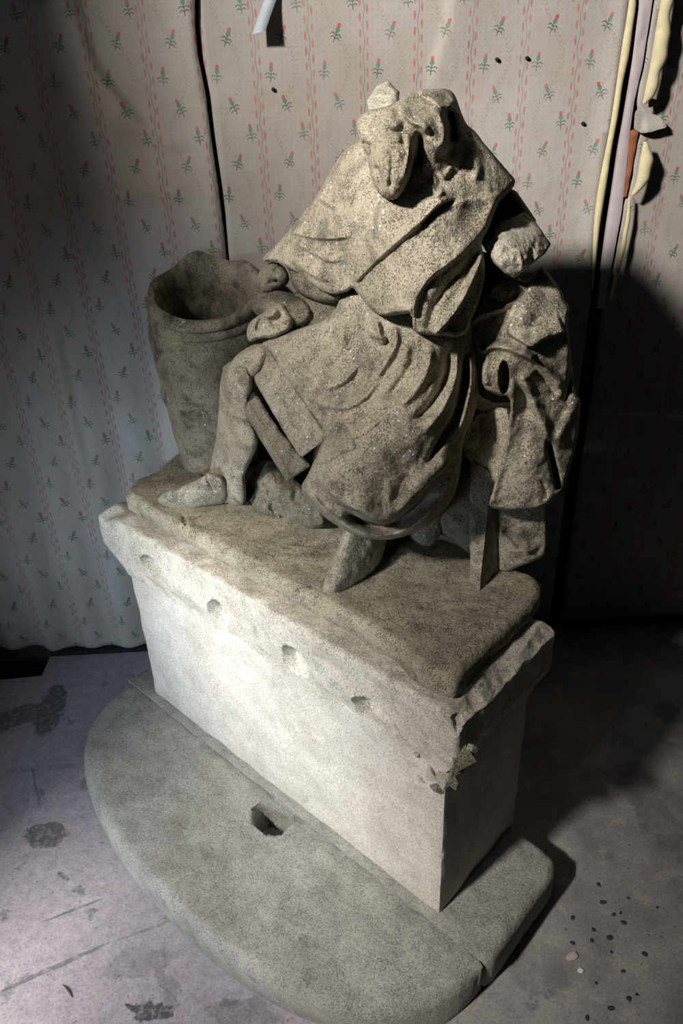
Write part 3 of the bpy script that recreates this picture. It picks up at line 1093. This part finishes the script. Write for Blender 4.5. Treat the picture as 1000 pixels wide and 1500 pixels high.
robe_folds = [
    ([(500, 462), (500, 490), (494, 516), (480, 528), (462, 530)], 0.010, 4, 9),
    ([(462, 556), (480, 566), (500, 560), (517, 543), (533, 519)], 0.013, 5, 14, 0.3, 0.45),
    ([(440, 571), (472, 592), (505, 597), (530, 585), (550, 562), (563, 540)], 0.012, 4.5, 13, 0.25, 0.35),
    ([(410, 520), (440, 545), (462, 556)], 0.006, 3, 10),
    ([(575, 470), (580, 500), (566, 530), (545, 560)], 0.010, 8, 5),
    ([(605, 500), (602, 530), (585, 560), (560, 590)], -0.008, 5, 8),
    ([(630, 500), (628, 535), (610, 570), (580, 600)], 0.012, 8, 7),
    ([(655, 500), (652, 550), (628, 595), (596, 622)], -0.016, 6, 7),
    ([(668, 498), (668, 550), (648, 600), (615, 640)], 0.012, 6, 5),
    ([(681, 505), (678, 560), (664, 612), (640, 652), (618, 690)], -0.022, 4, 7),
    ([(690, 505), (690, 560), (680, 610), (668, 640)], 0.014, 4, 4),
    ([(460, 690), (490, 728), (530, 750), (565, 763), (602, 732), (636, 698), (672, 662)], 0.036, 2.5, 22, 0.12, 0.1),
    ([(500, 745), (530, 764), (562, 770), (600, 752), (636, 715)], -0.046, 9, 5, 0.2, 0.2),
    ([(566, 700), (569, 740), (567, 763)], 0.008, 3, 8),
    ([(600, 690), (585, 720), (570, 745)], -0.010, 7, 7),
    ([(445, 712), (475, 748), (515, 774), (560, 785), (604, 772), (642, 735), (668, 690)], 0.014, 5, 6, 0.1, 0.1),
    ([(457, 682), (470, 680), (489, 673), (503, 664), (519, 659), (520, 648), (517, 641), (505, 625), (498, 618)], -0.004, 1.3, 1.3, 0.02, 0.02),
    ([(519, 645), (540, 633), (560, 617)], -0.0035, 1.2, 1.2, 0.02, 0.1),
    ([(552, 470), (556, 490), (562, 505)], 0.012, 4, 4, 0.1, 0.1),
    ([(540, 488), (552, 494), (566, 496)], 0.008, 3, 3, 0.1, 0.1),
]
robe_folds = [(f[0], f[1] * 1.5, *f[2:]) for f in robe_folds]
part('robe', robe_poly, robe_ctrl, 0.20, rp=14, rr=0.03, rb=0.05, folds=robe_folds, step=1.5, namp=0.004, nscale=0.03, jag=0.4, seed=24)
part('knee', [(327, 566), (330, 545), (340, 526), (356, 512), (376, 502), (392, 503), (398, 520), (384, 545), (366, 562), (345, 578), (332, 578)],
     [(335, 560, 1.52), (350, 530, 1.49), (385, 510, 1.46), (370, 545, 1.475), (350, 560, 1.50)], 0.12, rp=16, rr=0.035, namp=0.004,
     folds=[([(341, 568), (352, 562), (362, 558)], -0.006, 1.5, 1.5), ([(352, 520), (362, 515), (372, 505)], -0.004, 1.5, 1.5)], seed=25)
part('skirt_flap', [(362, 540), (388, 506), (398, 515), (430, 562), (478, 634), (470, 648), (441, 671), (420, 640), (385, 580)],
     [(364, 540, 1.505), (388, 510, 1.465), (478, 636, 1.325), (441, 670, 1.375), (420, 600, 1.42)], 0.10, rp=3.5, rr=0.008, namp=0.003, smooth_poly=0, jag=0.4,
     folds=[([(388, 512), (430, 570), (474, 636)], 0.006, 3, 5, .05, .05)], seed=26)
part('skirt_flap', [(341, 568), (362, 558), (372, 572), (410, 632), (455, 682), (437, 694), (420, 707), (410, 690), (385, 650), (360, 610)],
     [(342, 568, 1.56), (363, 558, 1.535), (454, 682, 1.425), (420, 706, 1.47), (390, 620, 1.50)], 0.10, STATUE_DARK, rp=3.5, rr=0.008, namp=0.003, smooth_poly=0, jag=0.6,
     folds=[([(352, 572), (390, 640), (424, 700)], 0.008, 6, 5, .05, .05)], seed=27)

# arm on the barrel, bunched cloth
part('forearm', [(366, 440), (374, 428), (400, 424), (432, 430), (450, 440), (460, 460), (446, 476), (425, 480), (390, 470), (370, 458)],
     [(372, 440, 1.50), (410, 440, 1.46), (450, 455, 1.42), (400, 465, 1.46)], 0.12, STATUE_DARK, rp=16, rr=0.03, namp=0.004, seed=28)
part('hand', [(375, 426), (377, 401), (387, 388), (404, 382), (421, 395), (425, 414), (408, 424), (390, 432), (379, 434)],
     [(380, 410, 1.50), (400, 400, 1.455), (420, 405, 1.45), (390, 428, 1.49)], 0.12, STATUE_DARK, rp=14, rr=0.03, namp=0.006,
     folds=[([(392, 412), (402, 414), (408, 410)], -0.012, 3, 3)], seed=29)
part('bunched_cloth', [(360, 486), (366, 471), (379, 462), (388, 456), (402, 446), (414, 443), (424, 457), (431, 468), (427, 482), (413, 490), (398, 496), (382, 495), (364, 503)],
     [(364, 490, 1.475), (390, 470, 1.435), (415, 455, 1.43), (425, 475, 1.42), (395, 492, 1.43)], 0.08, rp=9, rr=0.02, namp=0.003,
     folds=[([(383, 464), (398, 462), (408, 452)], 0.014, 4, 7), ([(376, 488), (378, 475), (384, 466)], -0.016, 3, 3), ([(396, 478), (408, 468), (412, 456)], -0.010, 4, 6),
            ([(410, 476), (420, 466), (428, 470)], 0.008, 4, 4)], seed=30)
part('sleeve', [(414, 388), (424, 396), (426, 414), (436, 430), (456, 439), (482, 446), (508, 436), (520, 420), (500, 395), (450, 380)],
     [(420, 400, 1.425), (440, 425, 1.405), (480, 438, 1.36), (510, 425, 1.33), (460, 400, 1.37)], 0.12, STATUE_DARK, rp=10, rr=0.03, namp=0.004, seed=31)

# body mass in the gaps behind cape, sleeve and mantle
part('torso_side', [(682, 372), (712, 366), (740, 390), (765, 405), (762, 440), (730, 470), (690, 500), (680, 450)],
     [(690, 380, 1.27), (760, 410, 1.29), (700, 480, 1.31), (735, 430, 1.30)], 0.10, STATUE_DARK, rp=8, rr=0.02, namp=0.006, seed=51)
part('torso_side', [(425, 428), (450, 428), (500, 424), (520, 440), (505, 462), (470, 482), (440, 484), (425, 465)],
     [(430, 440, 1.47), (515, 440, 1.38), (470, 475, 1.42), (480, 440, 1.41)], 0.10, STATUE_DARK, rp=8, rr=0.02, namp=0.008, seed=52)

# shoulder cape
cape_poly = [(522, 205), (505, 217), (487, 245), (465, 285), (442, 315), (420, 342), (405, 358), (386, 374), (384, 384), (404, 382), (412, 388), (422, 393), (436, 399), (450, 412), (468, 425), (488, 432),
             (508, 428), (516, 420), (526, 432), (544, 456), (560, 464), (584, 461), (604, 458), (604, 488), (630, 491), (650, 492), (670, 495), (686, 486), (690, 468), (702, 442),
             (711, 400), (708, 372), (704, 354), (716, 335), (729, 297), (742, 284), (752, 274), (754, 268), (755, 264), (751, 259), (735, 241), (710, 211), (690, 185), (660, 170), (580, 175)]
cape_ctrl = [(522, 208, 1.21), (487, 250, 1.25), (442, 320, 1.335), (400, 372, 1.43), (440, 385, 1.345), (490, 425, 1.285), (520, 330, 1.175), (500, 280, 1.20), (540, 400, 1.195), (570, 455, 1.15),
             (600, 350, 1.105), (600, 300, 1.10), (580, 240, 1.13), (620, 430, 1.115), (630, 485, 1.135), (680, 480, 1.15), (700, 430, 1.15), (660, 380, 1.105), (700, 330, 1.125), (730, 280, 1.13),
             (752, 268, 1.155), (700, 230, 1.12), (650, 280, 1.085), (660, 200, 1.13), (705, 370, 1.132)]
cape_folds = [
    ([(672, 287), (642, 299), (612, 328), (577, 358), (545, 387), (517, 416)], 0.014, 16, 3.0, 0.12, 0.05),
    ([(672, 293), (646, 303), (616, 334)], -0.008, 3, 3),
    ([(733, 283), (707, 335), (682, 365), (655, 388), (628, 408), (608, 442), (604, 488)], 0.015, 16, 2.5, 0.08, 0.02),
    ([(716, 345), (694, 378), (664, 408), (640, 442), (626, 484)], -0.010, 7, 6, 0.2, 0.02),
    ([(712, 362), (692, 412), (668, 455), (636, 492)], 0.022, 8, 3.0, 0.15, 0.02),
    ([(704, 400), (696, 440), (680, 478)], -0.008, 5, 5),
    ([(462, 287), (478, 298), (492, 306)], 0.012, 2.5, 12),
    ([(423, 338), (450, 346), (485, 349), (522, 344)], 0.017, 3, 11, 0.1, 0.3),
    ([(430, 354), (458, 369), (484, 382), (506, 379)], 0.016, 3, 11, 0.15, 0.3),
    ([(418, 372), (440, 390), (470, 408), (500, 408)], 0.011, 3, 10, 0.2, 0.3),
    ([(412, 360), (410, 375), (414, 388)], -0.006, 3, 3),
    ([(600, 300), (560, 330), (530, 372)], 0.005, 14, 14, 0.3, 0.3),
    ([(555, 462), (580, 455), (604, 456)], 0.006, 3, 6, 0.1, 0.05),
    ([(735, 285), (690, 292), (650, 300)], 0.006, 3, 10, 0.1, 0.2),
    ([(668, 205), (672, 240), (650, 270)], -0.010, 7, 7, 0.2, 0.3),
    ([(690, 215), (700, 245), (690, 270)], 0.008, 8, 8, 0.2, 0.3),
    ([(664, 240), (650, 258), (635, 250), (640, 275)], 0.010, 5, 5, 0.1, 0.2),
    ([(630, 270), (640, 285), (650, 275)], 0.010, 5, 5, 0.1, 0.2),
]
part('cape', cape_poly, cape_ctrl, 0.17, rp=8, rr=0.018, rb=0.07, folds=cape_folds, step=1.8, namp=0.004, nscale=0.03, jag=0.5, seed=33)
# broken neck with the remains of head and beard
part('neck', [(536, 230), (523, 192), (522, 177), (530, 168), (545, 160), (562, 156), (580, 150), (597, 137), (612, 131), (632, 130), (652, 129), (661, 133), (668, 142), (673, 160), (683, 182), (703, 205),
              (700, 235), (680, 262), (640, 270), (610, 275), (570, 260)],
     [(530, 180, 1.10), (560, 175, 1.06), (600, 165, 1.05), (615, 145, 1.08), (650, 137, 1.13), (640, 160, 1.06), (665, 165, 1.11), (690, 200, 1.13), (640, 200, 1.045), (600, 215, 1.075), (650, 235, 1.085),
      (545, 215, 1.08), (600, 255, 1.095), (690, 240, 1.125), (640, 262, 1.09)], 0.13, rp=7, rr=0.02, rb=0.04, namp=0.004, nscale=0.025, step=1.6,
     folds=[([(612, 133), (628, 141), (652, 157), (668, 143)], 0.014, 3, 9, 0.1, 0.1),
            ([(587, 150), (592, 165), (603, 178), (618, 185), (628, 200)], 0.014, 4, 10, 0.2, 0.2),
            ([(655, 160), (661, 188), (662, 214)], -0.032, 7, 7, 0.2, 0.2),
            ([(632, 150), (645, 172), (652, 195), (645, 213), (630, 210)], 0.017, 6, 9, 0.2, 0.2),
            ([(606, 190), (616, 205), (614, 240), (600, 280)], -0.030, 7, 5, 0.2, 0.2),
            ([(570, 155), (572, 175), (590, 190)], 0.010, 10, 10, 0.2, 0.3),
            ([(528, 209), (538, 213), (548, 219)], -0.014, 2.5, 4),
            ([(676, 180), (690, 205)], -0.006, 5, 5)], seed=35, jag=0.6)
part('neck_fragment', [(537, 148), (552, 125), (568, 117), (578, 129), (586, 135), (584, 152), (560, 165), (540, 162)],
     [(540, 150, 1.14), (566, 122, 1.15), (582, 140, 1.13), (555, 160, 1.11)], 0.06, BROKEN, rp=6, rr=0.016, namp=0.005, nscale=0.02, smooth_poly=0, jag=0.8, step=1.6, seed=36,
     folds=[([(578, 128), (572, 145), (565, 160)], 0.008, 3, 8)])
part('beard', [(541, 198), (556, 184), (585, 180), (603, 192), (608, 212), (606, 236), (600, 260), (590, 281), (578, 294), (562, 291), (549, 277), (542, 256), (538, 228)],
     [(548, 195, 1.085), (575, 188, 1.065), (600, 200, 1.055), (582, 225, 1.025), (560, 235, 1.045), (580, 258, 1.030), (574, 290, 1.065), (543, 240, 1.075), (604, 235, 1.045)], 0.10, rp=11, rr=0.03, namp=0.007, nscale=0.03, step=1.6,
     folds=[([(596, 190), (598, 225), (590, 266)], 0.010, 3, 9), ([(556, 198), (568, 206), (590, 203)], 0.014, 5, 8), ([(557, 282), (557, 262), (549, 240)], -0.012, 4, 5),
            ([(572, 215), (574, 245), (570, 280)], -0.008, 4, 6)], seed=37)

# right-hand arm stump, mantle over a support
part('upper_arm', [(690, 300), (728, 280), (752, 274), (770, 300), (790, 330), (770, 350), (725, 360), (700, 360)],
     [(700, 320, 1.24), (750, 285, 1.24), (780, 325, 1.26), (720, 350, 1.22)], 0.12, STATUE_DARK, rp=10, rr=0.02, seed=38)
part('arm_stump', [(704, 353), (717, 338), (738, 324), (768, 310), (784, 324), (796, 342), (807, 357), (800, 370), (778, 388), (753, 408), (740, 401), (726, 388), (712, 370)],
     [(704, 354, 1.175), (768, 312, 1.235), (805, 357, 1.195), (753, 406, 1.15), (748, 356, 1.13), (728, 340, 1.165), (780, 345, 1.165)], 0.10, BROKEN, rp=3, rr=0.008, rb=0.02, namp=0.007, nscale=0.022,
     smooth_poly=0, jag=0.7, step=1.6, sharp=30,
     folds=[([(718, 341), (742, 352), (760, 370), (766, 394)], 0.010, 3, 10, 0.1, 0.1)], seed=39)
mantle_poly = [(684, 471), (695, 452), (706, 437), (732, 401), (752, 407), (774, 414), (792, 387), (803, 400), (821, 423), (827, 440), (835, 451), (831, 470), (834, 500), (838, 540), (844, 580), (851, 584),
               (848, 625), (841, 664), (826, 718), (812, 731), (788, 747), (751, 749), (714, 744), (720, 722), (738, 664), (748, 600), (747, 581), (728, 580), (706, 568), (705, 540), (713, 520), (703, 519), (688, 493)]
part('mantle', mantle_poly,
     [(688, 475, 1.245), (720, 425, 1.22), (752, 412, 1.23), (795, 392, 1.225), (820, 450, 1.205), (780, 460, 1.185), (740, 470, 1.205), (705, 505, 1.235), (715, 550, 1.205), (750, 510, 1.19), (830, 490, 1.215),
      (800, 520, 1.215), (780, 590, 1.245), (750, 610, 1.255), (840, 590, 1.275), (810, 640, 1.29), (740, 680, 1.30), (780, 680, 1.295), (720, 740, 1.34), (790, 742, 1.335), (835, 690, 1.355)],
     0.12, rp=6, rr=0.016, rb=0.05, namp=0.004, nscale=0.03, step=1.6, jag=0.6, seed=40, sharp=45,
     folds=[([(774, 414), (773, 428), (757, 459), (745, 484), (764, 500), (779, 507), (796, 496), (828, 484)], 0.022, 2.0, 22, 0.03, 0.03),
            ([(708, 440), (730, 446), (760, 430)], -0.010, 4, 6, 0.1, 0.1),
            ([(688, 475), (705, 462), (735, 452), (755, 440)], 0.012, 3, 7, 0.05, 0.2),
            ([(705, 522), (712, 512), (730, 508), (755, 515), (785, 530)], 0.020, 4, 7, 0.05, 0.1),
            ([(712, 520), (708, 545), (712, 566)], 0.012, 6, 8, 0.1, 0.1),
            ([(760, 512), (785, 530), (805, 548), (823, 570)], 0.018, 3, 9, 0.1, 0.1),
            ([(780, 545), (800, 560), (818, 582)], -0.016, 7, 5, 0.1, 0.2),
            ([(752, 545), (746, 600), (732, 660), (718, 738)], 0.014, 8, 8, 0.1, 0.02),
            ([(768, 560), (766, 620), (756, 690)], -0.008, 10, 10, 0.2, 0.2),
            ([(762, 545), (782, 590), (800, 635), (805, 655)], 0.016, 6, 9, 0.1, 0.2),
            ([(800, 640), (808, 675), (818, 718)], -0.060, 3.2, 4.5, 0.25, 0.05),
            ([(845, 585), (828, 620), (815, 655)], 0.010, 8, 8, 0.1, 0.2),
            ([(838, 520), (836, 560), (826, 592)], -0.020, 5, 4, 0.1, 0.1),
            ([(790, 700), (800, 722), (790, 740)], -0.006, 4, 4)],
     pits=[(708, 508, 4, 6, 0.03), (738, 553, 9, 25, 0.05)])
part('mantle_panel', [(674, 642), (685, 616), (700, 603), (728, 596), (750, 600), (748, 660), (735, 700), (724, 735), (712, 700), (690, 677), (675, 664)],
     [(676, 650, 1.385), (700, 610, 1.355), (740, 610, 1.31), (692, 672, 1.395), (730, 700, 1.37)], 0.10, rp=5, rr=0.012, seed=41, namp=0.004,
     folds=[([(688, 672), (710, 684), (722, 694)], -0.008, 1.8, 1.8, .05, .05), ([(690, 614), (704, 600), (712, 590)], 0.012, 4, 8)])


def hull(name, pts, mat, sub=3, amp=0.003, seed=0):
    import bmesh
    bm = bmesh.new()
    for p in pts:
        bm.verts.new(p)
    bmesh.ops.convex_hull(bm, input=bm.verts)
    for v in [v for v in bm.verts if not v.link_faces]:
        bm.verts.remove(v)
    bmesh.ops.subdivide_edges(bm, edges=bm.edges, cuts=sub, use_grid_fill=True)
    bmesh.ops.triangulate(bm, faces=bm.faces)
    bmesh.ops.recalc_face_normals(bm, faces=bm.faces)
    bm.verts.index_update()
    V = np.array([v.co[:] for v in bm.verts])
    V = V + np.stack([vnoise(V, 0.03, seed + k) for k in range(3)], 1) * amp
    Fc = [[v.index for v in f.verts] for f in bm.faces]
    bm.free()
    return mesh_obj(name, to_world(V), Fc, mat, st, sb, True, 35)


post = [onz(*q, ZP - 0.004) for q in ((688, 856), (702, 866), (733, 836), (718, 828))] + [D(687, 670, 1.41), D(722, 676, 1.39), D(736, 690, 1.44), D(708, 668, 1.50)]
hull('post', post, STATUE, 4, 0.003, 3)
part('support_block', [(730, 735), (800, 735), (801, 800), (797, 814), (788, 819), (766, 828), (742, 838), (730, 836)],
     [(732, 740, 1.43), (798, 745, 1.40), (798, 805, 1.455), (742, 836, 1.50), (765, 790, 1.45)], 0.12, rp=4, rr=0.010, namp=0.003, smooth_poly=0, jag=0.5, seed=43,
     folds=[([(752, 775), (764, 795), (774, 812)], 0.022, 2, 14, 0.1, 0.05), ([(736, 775), (748, 785), (764, 804)], -0.018, 5, 5, .1, .1)])

# ================================================================== SMALL THINGS
tape_base = onwall(392, 0)
L = catmull([(404, -25), (396, 0), (388, 24), (380, 50)], 6)
tv, tf = [], []
for k, (x, y) in enumerate(L):
    p = onwall(x, y)
    t = k / (len(L) - 1)
    lift = 0.004 + 0.055 * max(0, t - 0.25) ** 1.3
    for s in (-1, 1):
        tv.append((p[0] + s * 0.0150, WALL_Y - lift - 0.006 * s * t, p[2] + s * 0.003))
n = len(tv)
tv2 = [(a, b + 0.0008, c) for a, b, c in tv]
for k in range(len(L) - 1):
    a = 2 * k
    tf.append([a, a + 2, a + 3, a + 1])
    tf.append([n + a, n + a + 1, n + a + 3, n + a + 2])
    tf.append([a, n + a, n + a + 2, a + 2])
    tf.append([a + 1, a + 3, n + a + 3, n + a + 1])
tf.append([0, 1, n + 1, n])
tf.append([n - 2, n + n - 2, n + n - 1, n - 1])
tape = mesh_obj('tape_strip', np.array(tv + tv2), tf, flat('white_tape', srgb(178, 186, 196), 0.5, 30, 0.12), None, tape_base)
tag(tape, 'short strip of whitish tape hanging off the wallpaper at the top', 'tape')


def lump(name, c, r, mat, label, cat, group=None, seed=0, flat_=0.5, rot=0.0, el=1.0):
    rs = np.random.RandomState(seed)
    import bmesh
    bm = bmesh.new()
    bmesh.ops.create_icosphere(bm, subdivisions=2, radius=1.0)
    bm.verts.index_update()
    V = np.array([v.co[:] for v in bm.verts])
    Fc = [[v.index for v in f.verts] for f in bm.faces]
    bm.free()
    for _ in range(6):
        V = clip_plane(V, rs.normal(size=3) * 0.25 + 0, rs.normal(size=3)) if False else V
    nrm = rs.normal(size=(9, 3))
    nrm /= np.linalg.norm(nrm, axis=1, keepdims=True)
    for q in nrm:
        s = V @ q - rs.uniform(0.5, 0.85)
        V = V - np.where(s > 0, s, 0)[:, None] * q
    V = V * np.array([r * el, r, r * flat_])
    cr, sr = math.cos(rot), math.sin(rot)
    V = np.stack([V[:, 0] * cr - V[:, 1] * sr, V[:, 0] * sr + V[:, 1] * cr, V[:, 2] - V[:, 2].min()], 1)
    o = mesh_obj(name, V + np.asarray(c), Fc, mat, None, c, False)
    return tag(o, label, cat, group)


crumbs = [(882, 1322, 5), (898, 1340, 4), (912, 1352, 5), (838, 1345, 4), (868, 1362, 4), (892, 1374, 5), (866, 1378, 4), (838, 1382, 4), (908, 1338, 3), (943, 1398, 5), (912, 1423, 4), (920, 1464, 5),
          (894, 1477, 5), (873, 1441, 3), (932, 1457, 3), (962, 1330, 3), (876, 1296, 4), (920, 1316, 3), (860, 1492, 4), (895, 1395, 3)]
for i, (x, y, r) in enumerate(crumbs):
    lump('floor_crumb', onfloor(x, y), r * 0.0011, DIRT, 'tiny dark crumb on the bare grey floor right of the slab', 'crumb', 'dark crumbs on the right-hand floor', 50 + i, 0.5, i * 1.3, 1.4)
SV, SF = [], []
SL = catmull([(92, 1443), (97, 1448), (102, 1455), (106, 1462)], 4)
for k, (x, y) in enumerate(SL):
    p = onfloor(x, y)
    r = 0.0016 * math.sin(math.pi * (k + 0.5) / len(SL)) + 0.0004
    for q in range(6):
        a = math.pi / 3 * q
        SV.append((p[0] + r * math.cos(a), p[1] + r * 0.3 * math.cos(a), p[2] + 0.002 + r * math.sin(a) + 0.003 * math.sin(math.pi * k / (len(SL) - 1))))
for k in range(len(SL) - 1):
    for q in range(6):
        SF.append([k * 6 + q, k * 6 + (q + 1) % 6, k * 6 + 6 + (q + 1) % 6, k * 6 + 6 + q])
SF += [list(range(6))[::-1], [6 * (len(SL) - 1) + q for q in range(6)]]
tag(mesh_obj('dry_straw', np.array(SV), SF, flat('straw', srgb(84, 80, 66), 0.9), None, onfloor(99, 1452)), 'short bent dry straw on the lilac floor at lower left', 'straw')
lump('plaster_chip', onfloor(850, 1422), 0.007, WHITECHIP, 'small white chip on the grey floor right of the slab', 'chip', None, 90, 0.4)
lump('plaster_chip', onfloor(838, 1401), 0.010, flat('pinkish_chip', srgb(186, 170, 162), 0.9, 60, 0.1), 'flat pinkish flake on the floor just above the white chip', 'chip', None, 91, 0.25, 0.4, 1.6)

for i, (x, y, lab) in enumerate(((400, 131, 'small nail in the wallpaper below the hanging tape'), (727, 186 / 1.0, None), (772, 85, 'small dark nail on a wallpaper stripe above the shoulder'),
                                 (728, 87, 'small nail through a rosebud above the broken neck'), (854, 181, 'tiny nail in the wallpaper left of the torn strip'))):
    if lab is None:
        continue
    p = onwall(x, y)
    V, Fc = [], []
    for (r, d) in ((0.0, -0.004), (0.003, -0.0035), (0.0042, -0.001), (0.0042, 0.004)):
        for k in range(10):
            a = 2 * math.pi * k / 10
            V.append((p[0] + r * math.cos(a), WALL_Y + d, p[2] + r * math.sin(a)))
    for k in range(3):
        for s in range(10):
            Fc.append([k * 10 + s, k * 10 + (s + 1) % 10, (k + 1) * 10 + (s + 1) % 10, (k + 1) * 10 + s])
    tag(mesh_obj('wall_nail', np.array(V), Fc, BLACKISH, None, p), lab, 'nail')
